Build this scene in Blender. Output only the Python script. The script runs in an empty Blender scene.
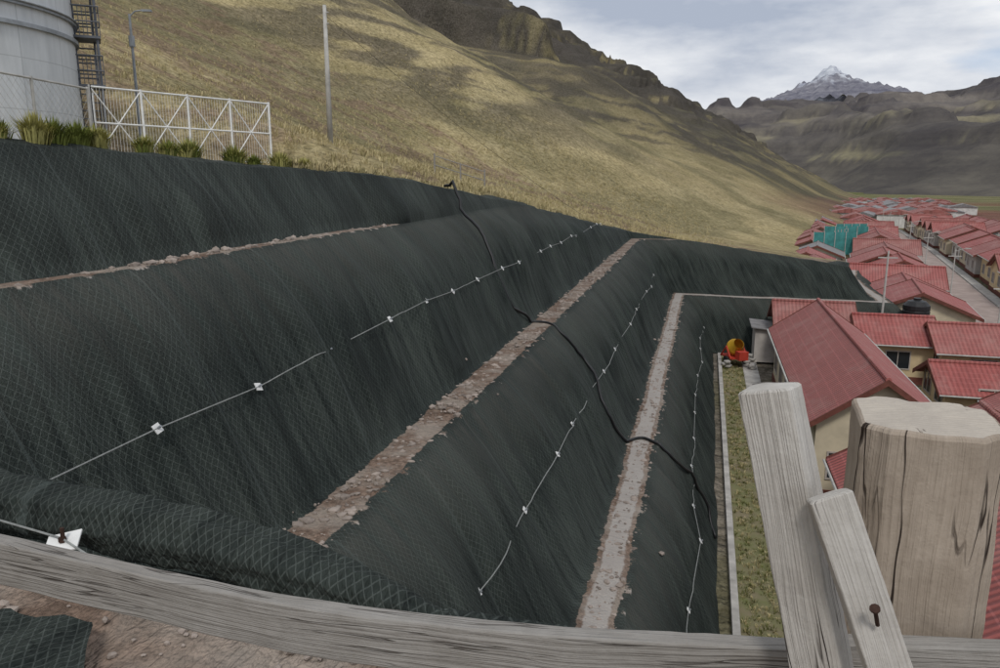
import bpy, bmesh, math, random
import numpy as np
from mathutils import Vector, Matrix
random.seed(7); rng=np.random.default_rng(7)
scene=bpy.context.scene
# ------------------------------------------------------------------ noise
def _h(ix,iy,s):
    n=(ix.astype(np.int64)*374761393+iy.astype(np.int64)*668265263+s*144665)&0xffffffff
    n=((n^(n>>13))*1274126177)&0xffffffff
    return ((n^(n>>16))&0xffff)/65535.0
def vn(x,y,s=0):
    x=np.asarray(x,float);y=np.asarray(y,float)
    x,y=np.broadcast_arrays(x,y)
    ix=np.floor(x);iy=np.floor(y);fx=x-ix;fy=y-iy
    fx=fx*fx*(3-2*fx);fy=fy*fy*(3-2*fy)
    ix=ix.astype(np.int64);iy=iy.astype(np.int64)
    a=_h(ix,iy,s);b=_h(ix+1,iy,s);c=_h(ix,iy+1,s);d=_h(ix+1,iy+1,s)
    return a+(b-a)*fx+(c-a)*fy+(a-b-c+d)*fx*fy
def fbm(x,y,o=4,s=0):
    t=0;a=.5;n=0
    x=np.asarray(x,float);y=np.asarray(y,float)
    for i in range(o):
        t=t+a*vn(x,y,s+i);n+=a;x=x*2.03+3.1;y=y*2.03+1.7;a*=.5
    return t/n
def ridg(x,y,o=5,s=0):
    t=0;a=.5;n=0
    x=np.asarray(x,float);y=np.asarray(y,float)
    for i in range(o):
        t=t+a*(1-np.abs(2*vn(x,y,s+i)-1));n+=a;x=x*2.03+3.1;y=y*2.03+1.7;a*=.5
    return t/n
def sm(a,b,x):
    t=np.clip((np.asarray(x,float)-a)/(b-a),0,1);return t*t*(3-2*t)
# ------------------------------------------------------------------ node helpers
def mat(name,rough=.9,spec=.2):
    m=bpy.data.materials.new(name);m.use_nodes=True
    nt=m.node_tree;b=nt.nodes['Principled BSDF']
    b.inputs['Roughness'].default_value=rough
    b.inputs['Specular IOR Level'].default_value=spec
    return m,nt,b
def nd(nt,t,**k):
    n=nt.nodes.new(t)
    for a,v in k.items(): setattr(n,a,v)
    return n
def setin(nt,sock,v):
    if isinstance(v,bpy.types.NodeSocket): nt.links.new(v,sock)
    elif isinstance(v,(tuple,list)) and len(v)==3 and sock.type=='RGBA': sock.default_value=(*v,1)
    else: sock.default_value=v
def M(nt,op,a,b=None,c=None,clamp=False):
    n=nd(nt,'ShaderNodeMath',operation=op);n.use_clamp=clamp
    setin(nt,n.inputs[0],a)
    if b is not None:setin(nt,n.inputs[1],b)
    if c is not None:setin(nt,n.inputs[2],c)
    return n.outputs[0]
def mix(nt,f,a,b,mode='MIX'):
    n=nd(nt,'ShaderNodeMix',data_type='RGBA',blend_type=mode)
    setin(nt,n.inputs[0],f);setin(nt,n.inputs[6],a);setin(nt,n.inputs[7],b)
    return n.outputs[2]
def mp(nt,src,sc,loc=(0,0,0)):
    n=nd(nt,'ShaderNodeMapping');nt.links.new(src,n.inputs[0])
    n.inputs['Scale'].default_value=sc;n.inputs['Location'].default_value=loc
    return n.outputs[0]
def noise(nt,src,scale,detail=3,rough=.6):
    n=nd(nt,'ShaderNodeTexNoise');nt.links.new(src,n.inputs['Vector'])
    n.inputs['Scale'].default_value=scale;n.inputs['Detail'].default_value=detail;n.inputs['Roughness'].default_value=rough
    return n.outputs['Fac']
def ramp(nt,f,a,b):
    n=nd(nt,'ShaderNodeMapRange');setin(nt,n.inputs[0],f)
    n.inputs[1].default_value=a;n.inputs[2].default_value=b
    return n.outputs[0]
def bump(nt,b,h,s=.5,d=.02):
    n=nd(nt,'ShaderNodeBump');n.inputs['Strength'].default_value=s;n.inputs['Distance'].default_value=d
    nt.links.new(h,n.inputs['Height']);nt.links.new(n.outputs[0],b.inputs['Normal'])
def tc(nt,w='Object'): return nd(nt,'ShaderNodeTexCoord').outputs[w]
def simple(name,c,rough=.8,var=.25,scale=3,spec=.2,metal=0,c2=None,bs=.2):
    m,nt,b=mat(name,rough,spec);o=tc(nt)
    f=noise(nt,o,scale,3,.65);f=ramp(nt,f,.3,.7)
    c2=c2 or tuple(x*(1-var) for x in c)
    col=mix(nt,f,c2,tuple(min(1,x*(1+var*.5)) for x in c))
    nt.links.new(col,b.inputs['Base Color']);b.inputs['Metallic'].default_value=metal
    if bs: bump(nt,b,noise(nt,o,scale*8,1),bs,.01)
    return m
# ------------------------------------------------------------------ mesh builder
class MB:
    def __init__(s): s.v=[];s.f=[];s.m=[];s.uv={}
    def add(s,vs,fs,mi=0,T=None):
        o=len(s.v)
        for p in vs: s.v.append(tuple(T@Vector(p)) if T is not None else tuple(p))
        for f in fs: s.f.append(tuple(i+o for i in f));s.m.append(mi)
    def box(s,c,sz,mi=0,R=None):
        x,y,z=[k/2 for k in sz]
        vs=[(-x,-y,-z),(x,-y,-z),(x,y,-z),(-x,y,-z),(-x,-y,z),(x,-y,z),(x,y,z),(-x,y,z)]
        T=Matrix.Translation(c)
        if R is not None:T=T@R.to_4x4()
        s.add(vs,[(3,2,1,0),(4,5,6,7),(0,1,5,4),(1,2,6,5),(2,3,7,6),(3,0,4,7)],mi,T)
    def tube(s,pts,r,n=6,mi=0,r2=None,cap=True):
        pts=[Vector(p) for p in pts];o=len(s.v);N_=len(pts)
        for i,p in enumerate(pts):
            t=(pts[min(i+1,N_-1)]-pts[max(i-1,0)]).normalized()
            up=Vector((0,0,1)) if abs(t.z)<.9 else Vector((1,0,0))
            a=t.cross(up).normalized();b=a.cross(t)
            rr=r if r2 is None else r+(r2-r)*i/(N_-1)
            for k in range(n):
                g=2*math.pi*k/n
                s.v.append(tuple(p+a*math.cos(g)*rr+b*math.sin(g)*rr))
        for i in range(N_-1):
            for k in range(n):
                k2=(k+1)%n
                s.f.append((o+i*n+k,o+i*n+k2,o+(i+1)*n+k2,o+(i+1)*n+k));s.m.append(mi)
        if cap:
            s.f.append(tuple(o+k for k in range(n))[::-1]);s.m.append(mi)
            s.f.append(tuple(o+(N_-1)*n+k for k in range(n)));s.m.append(mi)
    def obj(s,name,mats,smooth=False,parent=None,loc=None,bevel=0):
        me=bpy.data.meshes.new(name);me.from_pydata(s.v,[],s.f);
        for m in mats: me.materials.append(m)
        me.polygons.foreach_set('material_index',s.m)
        if smooth: me.polygons.foreach_set('use_smooth',[True]*len(s.f))
        me.update()
        ob=bpy.data.objects.new(name,me);scene.collection.objects.link(ob)
        if parent:ob.parent=parent
        if loc:ob.location=loc
        if bevel:
            md=ob.modifiers.new('b','BEVEL');md.width=bevel;md.segments=2
        return ob
def empty(name,loc=(0,0,0),rot=0):
    e=bpy.data.objects.new(name,None);scene.collection.objects.link(e);e.location=loc;e.rotation_euler=(0,0,rot);e.empty_display_size=.3;return e
def gridmesh(name,P,mats,uv=None,smooth=True,keep=None,attrs=None,colr=None,flip=False):
    n,m=P.shape[:2]
    idx=np.arange(n*m).reshape(n,m)
    q=np.stack([idx[:-1,:-1],idx[1:,:-1],idx[1:,1:],idx[:-1,1:]],-1)
    if flip:q=q[...,::-1]
    if keep is not None:q=q[keep]
    q=q.reshape(-1,4)
    me=bpy.data.meshes.new(name)
    me.vertices.add(n*m);me.vertices.foreach_set('co',P.reshape(-1,3).astype(np.float32).ravel())
    me.loops.add(q.size);me.loops.foreach_set('vertex_index',q.ravel().astype(np.int32))
    me.polygons.add(len(q));me.polygons.foreach_set('loop_start',(np.arange(len(q))*4).astype(np.int32))
    me.update(calc_edges=True)
    me.polygons.foreach_set('use_smooth',[smooth]*len(q))
    if uv is not None:
        l=me.uv_layers.new(name='UVMap');l.data.foreach_set('uv',uv.reshape(-1,2)[q.ravel()].astype(np.float32).ravel())
    for k,a in (attrs or {}).items():
        at=me.attributes.new(k,'FLOAT','POINT');at.data.foreach_set('value',a.ravel().astype(np.float32))
    if colr is not None:
        at=me.attributes.new('Col','FLOAT_COLOR','POINT')
        c=np.concatenate([colr.reshape(-1,3),np.ones((n*m,1))],1);at.data.foreach_set('color',c.astype(np.float32).ravel())
    for mm in mats: me.materials.append(mm)
    me.validate();me.update()
    ob=bpy.data.objects.new(name,me);scene.collection.objects.link(ob);return ob
# ------------------------------------------------------------------ terrain functions (camera eye is z=0, village ground z=-13.5)
def G(y): return -13.5-np.interp(y,[150,1600],[0,28])
def Nat(x,y):
    x=np.asarray(x,float);y=np.asarray(y,float)
    zT=np.interp(y,[-50,10,24,34,58,73,90,140],[.42,.42,-.2,-1.2,-4.1,-5.6,-6.8,-9])
    xT=np.interp(y,[-50,10,24,34,58,73,90,140],[-10.6,-10.6,-9.8,-9.1,-7,-6,-4,0])
    Pw=24*(1-sm(20,34,y))
    dl=xT-x;up=np.maximum(dl-Pw,0)
    near=zT+.3*up+.2*np.maximum(up-22,0)-.14*np.maximum(-dl,0)-.25*np.maximum(-dl-21,0)
    xf=np.interp(y,[-200,75,500,1200,9000],[-10,15,98,215,400])
    w=xf-x
    far=G(y)+.3*np.maximum(w,0)+.24*np.maximum(w-25,0)
    b=sm(84,140,y)
    o=near*(1-b)+far*b
    o=np.maximum(o,G(y))
    hh=o-G(y)
    gf=np.exp(-((y-200-.25*w)/42)**2)*sm(15,70,w)+.8*np.exp(-((y-420-.4*w)/60)**2)*sm(40,150,w)
    hh=hh*(1-.26*gf)
    hh=hh*(1-sm(1100,2100,y))
    am=sm(40,160,hh+y*.15)
    hh=hh+np.clip(hh,0,60)*.16*(fbm(x/70,y/90,5,3)-.5)*sm(60,140,y)*2
    hh=hh+am*(ridg(x/60,y/130,5,9)-.6)*30*sm(25,90,hh)
    hh=hh+(ridg(x/14+y/60,y/70,4,12)-.6)*2.6*sm(8,30,hh)*sm(90,150,y)
    # stepped rock bands high on the slope
    q=hh/24+1.3*fbm(x/120,y/160,3,15);fr=q-np.floor(q)
    hh=hh+19*(sm(.40,.60,fr)-fr)*sm(40,80,hh)*sm(.34,.50,fbm(x/90,y/110,3,19))
    hh=hh+.25*(fbm(x/3,y/3,3,5)-.5)*sm(0,3,hh-9)
    return G(y)+hh
WB0=.43
def wbf(y): return WB0*(1-sm(20.5,22.5,y))
def cut(D,y):
    D=np.asarray(D,float);wb=wbf(y)
    z=np.interp(D,[-1.08,1.22,2.38,5.19,6.2,8.92],[-13.5,-9.5,-9.5,-5.5,-5.5,-1.5])
    D4=8.92+wb
    return np.where(D>8.92,np.where(D<D4,-1.5,-1.5+(D-D4)/.68),z)
def Dist(x,y): return np.maximum(-x,np.minimum(y-60.3,15+.17*np.maximum(y-75,0)-x))
def terr(x,y):
    n=Nat(x,y);D=Dist(x,y)
    return np.minimum(n,cut(D-.6,y)-.06+ np.where(y>110,50,0))
def fmask(D,y):
    D=np.asarray(D,float);wb=wbf(y);D4=8.92+wb
    m=np.zeros(np.broadcast(D,y).shape)
    for a,b in ((-1.08,1.22),(2.38,5.19),(6.2,8.92)):
        t=np.clip((D-a)/(b-a),0,1);m=np.maximum(m,np.sqrt(np.maximum(np.sin(np.pi*t),0)))
    t=np.clip((D-D4)/.8,0,1);m=np.maximum(m,np.sqrt(np.maximum(np.sin(np.pi*t*.5),0))*(D>D4))
    return m
def bulge(D):
    m=0
    for a,b in ((-1.08,1.22),(2.38,5.19),(6.2,8.92)):
        t=np.clip((D-a)/(b-a),0,1);m=m+np.maximum(np.sin(np.pi*t**1.7),0)
    return m
def disp(s,D,y):
    s=np.asarray(s,float);D=np.asarray(D,float)
    lo=.34*(fbm(s/3.1,D/4,3,21)-.5)
    w_=s+.35*(fbm(s*.5,D*.6,2,29)-.5)
    folds=.44*(ridg(w_*.6+.2*D,D*.10,3,31)-.62)+.24*(ridg(w_*1.7,D*.22,3,41)-.62)+.12*(fbm(w_*4.5,D*1.1,2,43)-.5)+.6*(fbm(s/4.5,D*.25,2,45)-.5)
    return lo+fmask(D,y)*folds*np.where(s>60.4,1.7,1.0)+(.08+.40*fbm(s/5,D/6,2,47))*bulge(D)
def surf(D,y,out=.03):
    d=float(disp(y,D,y))+out
    return (-(D-d*.8),y,float(cut(D,y))+d*.5)
# ------------------------------------------------------------------ materials
def attr(nt,n,out='Color'):
    a=nd(nt,'ShaderNodeAttribute');a.attribute_name=n;return a.outputs[out]
m_terr,nt,b=mat('ground_mat',1,.05)
o=tc(nt);col=attr(nt,'Col')
f1=ramp(nt,noise(nt,o,1.6,3,.75),.35,.65);f2=ramp(nt,noise(nt,o,.12,5,.75),.35,.65);f3=ramp(nt,noise(nt,mp(nt,o,(1,1,3)),.014,7,.75),.38,.62)
col=mix(nt,f1,mix(nt,1.0,col,(.62,.61,.56),'MULTIPLY'),mix(nt,1.0,col,(1.25,1.23,1.2),'MULTIPLY'))
col=mix(nt,f2,mix(nt,1.0,col,(.74,.75,.71),'MULTIPLY'),col)
col=mix(nt,f3,mix(nt,1.0,col,(.74,.75,.77),'MULTIPLY'),col)
nt.links.new(col,b.inputs['Base Color'])
bump(nt,b,M(nt,'ADD',noise(nt,o,1.2,3,.8),M(nt,'MULTIPLY',f2,2.0)),.9,.5)
def mtnmat(name,bmp):
    m,nt,b=mat(name,1,.02)
    o=tc(nt);col=attr(nt,'Col')
    f=ramp(nt,noise(nt,o,.004,8,.75),.38,.62);f2=ramp(nt,noise(nt,mp(nt,o,(.0015,.0015,.02)),1,6,.7),.4,.6)
    col=mix(nt,f,mix(nt,1.0,col,(.62,.63,.68),'MULTIPLY'),mix(nt,1.0,col,(1.15,1.15,1.1),'MULTIPLY'))
    col=mix(nt,f2,mix(nt,1.0,col,(.76,.76,.80),'MULTIPLY'),col)
    nt.links.new(col,b.inputs['Base Color'])
    if bmp: bump(nt,b,noise(nt,o,.006,5,.65),.35,25)
    return m
m_mtn=mtnmat('mountain_mat',True);m_peak=mtnmat('peak_mat',False)

def soilcol(nt,o):
    a=ramp(nt,noise(nt,o,2.2,4,.7),.3,.7);c=ramp(nt,noise(nt,o,11,3,.7),.38,.62);e=ramp(nt,noise(nt,o,.9,3,.65),.44,.60)
    col=mix(nt,a,(.165,.105,.075),(.33,.245,.19))
    col=mix(nt,c,mix(nt,1.0,col,(.52,.52,.52),'MULTIPLY'),col)
    return mix(nt,M(nt,'MULTIPLY',e,.5),col,(.40,.36,.31))
def meshpattern(nt,uv,cell=.1,th=.07):
    s=nd(nt,'ShaderNodeSeparateXYZ');nt.links.new(uv,s.inputs[0])
    u=M(nt,'DIVIDE',s.outputs[0],cell);v=M(nt,'DIVIDE',s.outputs[1],cell*1.35)
    p=M(nt,'ABSOLUTE',M(nt,'SUBTRACT',M(nt,'FRACT',M(nt,'ADD',u,v)),.5))
    q=M(nt,'ABSOLUTE',M(nt,'SUBTRACT',M(nt,'FRACT',M(nt,'SUBTRACT',u,v)),.5))
    return M(nt,'LESS_THAN',M(nt,'MINIMUM',p,q),th),s
def netmat(name,cell=.1,th=.06,soil=True,bright=1,ls=.5):
    m,nt,b=mat(name,.85,.15)
    uv=tc(nt,'UV');o=tc(nt)
    line,s=meshpattern(nt,uv,cell,th)
    st=ramp(nt,noise(nt,mp(nt,uv,(3.6,.28,1)),1.5,4,.72),.36,.64)
    lg=ramp(nt,noise(nt,mp(nt,uv,(.45,.2,1)),1.2,3,.6),.36,.64)
    fine=ramp(nt,noise(nt,mp(nt,uv,(45,30,1)),1,1,.6),.3,.7)
    k=bright
    col=mix(nt,st,(.0085*k,.0125*k,.0118*k),(.037*k,.047*k,.042*k))
    col=mix(nt,lg,mix(nt,1.0,col,(.62,.65,.66),'MULTIPLY'),mix(nt,1.0,col,(1.5,1.43,1.36),'MULTIPLY'))
    col=mix(nt,M(nt,'MULTIPLY',fine,.35),col,(.045*k,.054*k,.049*k))
    fr=M(nt,'FRACT',M(nt,'DIVIDE',s.outputs[0],3.0))
    seam=M(nt,'LESS_THAN',fr,.015)
    lm=ramp(nt,M(nt,'ADD',M(nt,'MULTIPLY',st,.5),M(nt,'MULTIPLY',lg,.5)),.1,.7)
    col=mix(nt,M(nt,'MULTIPLY',line,M(nt,'MULTIPLY',M(nt,'ADD',lm,.35),ls)),col,(.085*k,.098*k,.090*k))
    col=mix(nt,M(nt,'MULTIPLY',seam,.5),col,(.07,.085,.08))
    if soil:
        lcg=attr(nt,'litcrest_gutter','Fac')
        col=mix(nt,M(nt,'MULTIPLY',M(nt,'MULTIPLY',lcg,M(nt,'SUBTRACT',1.0,st)),.40),col,(.15,.145,.125))  # net colour lightened along crests and lips, painted as if lit
        sa=attr(nt,'soil','Fac')
        nn=M(nt,'SUBTRACT',noise(nt,o,2.6,4,.7),.5)
        sf=ramp(nt,M(nt,'ADD',sa,M(nt,'MULTIPLY',nn,1.5)),.5,.6)
        sc_=mix(nt,M(nt,'MULTIPLY',ramp(nt,M(nt,'ADD',lcg,M(nt,'MULTIPLY',nn,1.2)),.45,.7),.75),soilcol(nt,o),(.46,.43,.40))
        col=mix(nt,sf,col,sc_)
    nt.links.new(col,b.inputs['Base Color'])
    h=M(nt,'ADD',M(nt,'MULTIPLY',st,.8),M(nt,'ADD',M(nt,'MULTIPLY',fine,.25),M(nt,'MULTIPLY',line,.3)))
    bump(nt,b,h,.9,.045)
    return m
m_net=netmat('geomesh_mat',.115,.06,True,1,.62)
m_roll=netmat('geomesh_roll_mat',.045,.08,False,.9,.6)
m_rock=simple('rock_mat',(.32,.27,.235),.95,.5,2)
m_white=simple('white_paint',(.75,.75,.73),.6,.15,4)
m_hose=simple('hose_mat',(.012,.012,.013),.45,.3,5,.4)
m_rope=simple('rope_mat',(.26,.27,.26),.8,.3,20)
m_rust=simple('rust_mat',(.055,.03,.022),.8,.6,30)
m_steel=simple('galvanised_steel',(.32,.34,.36),.55,.3,3,.4,.3)
m_conc=simple('concrete_mat',(.42,.40,.37),.9,.35,1.5)
m_pole=simple('pole_mat',(.46,.45,.42),.9,.25,2)
m_glass=simple('glass_mat',(.02,.025,.03),.15,.2,1,.6,bs=0)
m_dark=simple('dark_mat',(.03,.03,.03),.8,.3,3)
m_tin=simple('tin_mat',(.22,.21,.21),.6,.4,2,.4)
m_teal=simple('teal_cloth',(.07,.27,.26),.9,.4,.7)
m_trim=simple('trim_mat',(.16,.06,.045),.8,.3,3)
# wood
def woodmat(name,base,dark,seed,crk=1.0,fib=75,kns=(3.2,7),knk=.6,split=14.0):
    m,nt,b=mat(name,.85,.12)
    uv=tc(nt,'UV');o=tc(nt)
    wv=nd(nt,'ShaderNodeTexVoronoi');nt.links.new(mp(nt,uv,(kns[0],kns[1],1),(seed*1.3,seed*.7,0)),wv.inputs['Vector']);wv.inputs['Scale'].default_value=1
    wob=noise(nt,mp(nt,uv,(2.0,4,1),(seed,0,0)),1,2,.5)
    wob=M(nt,'ADD',wob,M(nt,'MULTIPLY',ramp(nt,wv.outputs['Distance'],.35,.0),.45))
    ad=nd(nt,'ShaderNodeVectorMath',operation='ADD');nt.links.new(uv,ad.inputs[0])
    cb=nd(nt,'ShaderNodeCombineXYZ');nt.links.new(M(nt,'MULTIPLY',wob,.04),cb.inputs[1]);nt.links.new(cb.outputs[0],ad.inputs[1]);w=ad.outputs[0]
    g1=ramp(nt,noise(nt,mp(nt,w,(1.6,fib,1),(seed,seed,0)),1,4,.7),.3,.7)
    g2=ramp(nt,noise(nt,mp(nt,w,(5,fib*4,1),(seed,0,0)),1,2,.6),.35,.65)
    st=ramp(nt,noise(nt,mp(nt,uv,(4,10,1),(0,seed,0)),1,5,.65),.42,.75)
    # long drying splits: thin contour lines of a stretched noise, broken up by a second one
    n3=noise(nt,mp(nt,w,(1.3,split,1),(seed*2,3,0)),1,3,.55)
    ms=ramp(nt,noise(nt,mp(nt,uv,(3.5,12,1),(seed*3,1,0)),1,2,.5),.47,.56)
    cr=M(nt,'MULTIPLY',ramp(nt,M(nt,'ABSOLUTE',M(nt,'SUBTRACT',n3,.5)),.010,.003),ms)
    bl=ramp(nt,noise(nt,o,9,5,.65),.35,.65)
    fd=ramp(nt,noise(nt,o,26,4,.7),.40,.62)
    col=mix(nt,g1,mix(nt,.65,dark,base),base);col=mix(nt,M(nt,'MULTIPLY',g2,.3),col,tuple(min(c*1.2,.8) for c in base))
    col=mix(nt,M(nt,'MULTIPLY',bl,.6),col,mix(nt,1.0,col,(.66,.64,.62),'MULTIPLY'))
    col=mix(nt,M(nt,'MULTIPLY',fd,.25),col,mix(nt,1.0,col,(.70,.69,.68),'MULTIPLY'))
    col=mix(nt,M(nt,'MULTIPLY',st,.55),col,dark)
    kn=ramp(nt,M(nt,'ADD',wv.outputs['Distance'],M(nt,'MULTIPLY',g1,.06)),.16,.07)
    col=mix(nt,M(nt,'MULTIPLY',kn,knk),col,(.12,.065,.04))
    col=mix(nt,M(nt,'MULTIPLY',cr,crk),col,(.035,.025,.02))
    nt.links.new(col,b.inputs['Base Color'])
    bump(nt,b,M(nt,'SUBTRACT',M(nt,'ADD',M(nt,'MULTIPLY',g1,.8),M(nt,'ADD',M(nt,'MULTIPLY',g2,.5),M(nt,'MULTIPLY',fd,-.3))),M(nt,'MULTIPLY',cr,2.5)),.75,.003)
    return m
m_rail=woodmat('wood_rail',(.315,.30,.28),(.235,.22,.20),1.7,.6,50,knk=.12,split=30)
m_plank=woodmat('wood_plank',(.57,.55,.515),(.34,.315,.285),5.1,1,75,split=26)
m_post=woodmat('wood_post',(.43,.365,.30),(.25,.20,.155),9.4,1.0,45,(2.2,3.6),.8,split=13)
m_end,nt,b=mat('end_grain',.9,.1);o=tc(nt)
wvn=nd(nt,'ShaderNodeTexWave',wave_type='RINGS');nt.links.new(mp(nt,o,(1,1,.0),(-.30,-1.12,0)),wvn.inputs['Vector']);wvn.inputs['Scale'].default_value=38;wvn.inputs['Distortion'].default_value=2.5;wvn.inputs['Detail'].default_value=3
f=ramp(nt,noise(nt,o,14,5,.7),.35,.65)
c=mix(nt,M(nt,'MULTIPLY',wvn.outputs['Fac'],.35),(.54,.49,.42),(.34,.28,.22));c=mix(nt,M(nt,'MULTIPLY',f,.6),c,(.36,.32,.28))
c=mix(nt,ramp(nt,noise(nt,mp(nt,o,(60,12,10)),1,3,.6),.36,.31),c,(.07,.05,.04))
nt.links.new(c,b.inputs['Base Color']);bump(nt,b,noise(nt,o,60,4,.7),.7,.004)
# ------------------------------------------------------------------ TERRAIN sheet
def axis(lo,hi,step,far_lo,far_hi,r):
    a=list(np.arange(lo,hi,step));s=step;x=lo
    L=[]
    while x>far_lo: s*=r;x-=s;L.append(x)
    s=step;x=a[-1];R=[]
    while x<far_hi: s*=r;x+=s;R.append(x)
    return np.array(L[::-1]+a+R)
xs=axis(-48,60,.8,-2600,9000,1.020);ys=axis(-15,105,.8,-60,12000,1.014)
X,Y=np.meshgrid(xs,ys,indexing='ij')
Z=terr(X,Y)
nearplat=(Y<3.2)
Z=np.where(nearplat&(X>-9.5)&(X<12),np.minimum(Z,-2.3),Z)
Z=np.where(nearplat&(X>-9.5)&(X<9),-2.3-1.0*np.maximum(Y,0),Z)
hh=Z-G(Y)
def C(*c): return np.array(c)[None,None,:]
def mx(a,b,f): return a*(1-f[...,None])+b*f[...,None]
gold=C(.47,.39,.225);olive=C(.30,.26,.15)
col=mx(gold,olive,sm(.42,.64,fbm(X/14,Y/22,5,61)))
col=mx(col,C(.52,.44,.265),sm(.5,.7,fbm(X/5,Y/9,4,66))*.5)
farf=sm(190,300,Y-.25*np.maximum(-X,0))
hillfar=mx(C(.26,.225,.14),C(.155,.14,.10),sm(.4,.6,fbm(X/60,Y/90,5,71)))
hillfar=mx(hillfar,C(.36,.30,.17),sm(.48,.64,fbm(X/90,Y/60,4,75))*.85)
col=mx(col,hillfar,farf)
rock_=sm(.47,.57,ridg(X/35,Z/9+Y/200,5,77))*sm(28,70,hh)*sm(130,240,Y)
rock_=np.maximum(rock_,sm(.60,.70,ridg(X/18,Y/40+Z/6,5,78))*sm(10,30,hh)*sm(60,130,Y)*.8)
col=mx(col,C(.10,.09,.085),rock_*.9)
vill=sm(1.5,.3,hh)
vc=mx(C(.25,.22,.185),C(.18,.165,.11),sm(.4,.6,fbm(X/8,Y/8,4,81)))
green=mx(C(.18,.19,.085),C(.28,.255,.15),sm(.4,.6,fbm(X/60,Y/40,4,83)))
vc=mx(vc,green,sm(185,240,Y))
red=sm(.46,.56,fbm(X/60+3,Y/90,4,87))*sm(220,280,Y)*sm(900,500,Y)*(X<.34*Y)
vc=mx(vc,C(.27,.14,.11),red)
col=mx(col,vc,vill)
redh=sm(.5,.6,fbm(X/30,Y/60,4,88))*sm(170,220,Y)*sm(700,400,Y)*sm(12,3,hh)
col=mx(col,C(.26,.15,.12),redh*.7)
D=Dist(X,Y);nn=fbm(X/2.5,Y/2.5,4,91)
tr=(np.abs(X-np.interp(Y,[60,75,95,130,180],[-3,9,17,19,27]))<1.7)&(Y>62)&(Y<170)
col=np.where(tr[...,None],C(.38,.31,.25),col)
so=sm(.45,.6,nn)*sm(2.5,.5,Nat(X,Y)-cut(D,Y)+2)*(Y<100)
col=mx(col,C(.27,.19,.14),np.clip(so,0,1)*.7)
gridmesh('ground',np.stack([X,Y,Z],-1),[m_terr],colr=col)
# ------------------------------------------------------------------ MOUNTAINS
def mountains(name,x0,x1,y0,y1,nx,ny,hf,cf,m):
    X,Y=np.meshgrid(np.linspace(x0,x1,nx),np.linspace(y0,y1,ny),indexing='ij')
    Z=hf(X,Y);gridmesh(name,np.stack([X,Y,Z],-1),[m],colr=cf(X,Y,Z))
def h1(X,Y):
    r=X/Y
    cr=np.interp(r,[-.2,-.02,.01,.04,.078,.12,.15,.1765,.22,.26,.31,.45,.7],[.045,.05,.055,.064,.073,.074,.076,.082,.080,.078,.084,.11,.12])
    foot=np.interp(r,[-.3,.1,.2,.35,.7],[1900,1900,1500,1250,900])
    e=sm(0,1,(Y-foot)/(4300-foot))**.9
    z=-45+e*(cr*4300+45)
    rd=ridg(X/900,Y/1300,6,101)-.6
    z=z+rd*380*np.sin(np.pi*np.clip((Y-foot)/(4300-foot),0,1))**.8
    z=z+(ridg(X/260,Y/300,5,107)-.6)*110*sm(0,.3,e)
    q=z/70+.8*fbm(X/500,Y/500,3,109);fr=q-np.floor(q)
    z=z+28*(sm(.38,.62,fr)-fr)*sm(20,90,z)
    z=np.where(Y>4300,z-(Y-4300)*.6,z)
    return np.where(Y<foot,-60,z)
def c1(X,Y,Z):
    t=sm(-30,260,Z+140*(fbm(X/300,Y/300,4,111)-.5))
    c=mx(C(.235,.215,.14),C(.185,.165,.15),t)
    c=mx(c,C(.27,.24,.155),sm(.5,.65,fbm(X/350,Y/200,5,112))*.6)
    return mx(c,C(.11,.10,.10),sm(.5,.6,ridg(X/400,Z/60,4,113))*.75)
mountains('mountain_range',-1200,5200,850,4700,420,260,h1,c1,m_mtn)
def h2(X,Y):
    px,py=.131*11000,11000
    n_=ridg(X/420,Y/900,5,121)-.6
    d=np.sqrt(((X-px)*1.0)**2+((Y-py)*.45)**2)
    z=1345-1.0*np.minimum(d,190)-.46*np.maximum(d-190,0)
    d2=np.sqrt((X-px+230)**2+((Y-py)*.45)**2);z=np.maximum(z,1140-.6*d2)
    d3=np.sqrt((X-px-260)**2+((Y-py)*.45)**2);z=np.maximum(z,1110-.6*d3)
    base=840-.07*np.abs(X-px)-.20*np.abs(Y-py)
    z=np.maximum(z,base)
    return z+n_*170+(ridg(X/120,Y/300,3,123)-.6)*90
def c2(X,Y,Z):
    s=sm(1080,1260,Z+430*(ridg(X/110,Y/260,4,125)-.55))
    return mx(C(.245,.24,.27),C(.66,.69,.74),s*.8)  # bluish rock grey: distance haze put into the colour
mountains('snowy_peak',-3500,7000,8500,13500,700,180,h2,c2,m_peak)
# ------------------------------------------------------------------ TERRACED CUT covered with geomesh
y0=.5
st=[]
for t in np.linspace(0,1,640): st.append((0,t))
for t in np.linspace(0,1,160)[1:]: st.append((1,t))
for t in np.linspace(0,1,50)[1:]: st.append((2,t))
seg=np.array([a for a,_ in st])[:,None];tt=np.array([b_ for _,b_ in st])[:,None]
def pos(D):
    xa=-D;ya=y0+(60.3+D-y0)*tt
    xb=-D+15*tt;yb=60.3+D
    yc=60.3+D+(40-D)*tt;xc=15-D+.17*np.maximum(yc-75,0)
    return np.where(seg==0,xa,np.where(seg==1,xb,xc)),np.where(seg==0,ya,np.where(seg==1,yb,yc))
S=np.where(seg==0,y0+60*tt,np.where(seg==1,60.5+15*tt,75.5+35*tt))
Dg=np.linspace(-1.0,13.5,900)[None,:]
px,py=pos(Dg);py_cut=np.where(seg==0,py,99)
diff=cut(Dg,py_cut)-Nat(px,py)
first=np.argmax(diff>0,axis=1);Dtop=Dg[0,first][:,None]
Dtop=np.where((diff>0).any(1)[:,None],Dtop,13.5)
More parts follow.
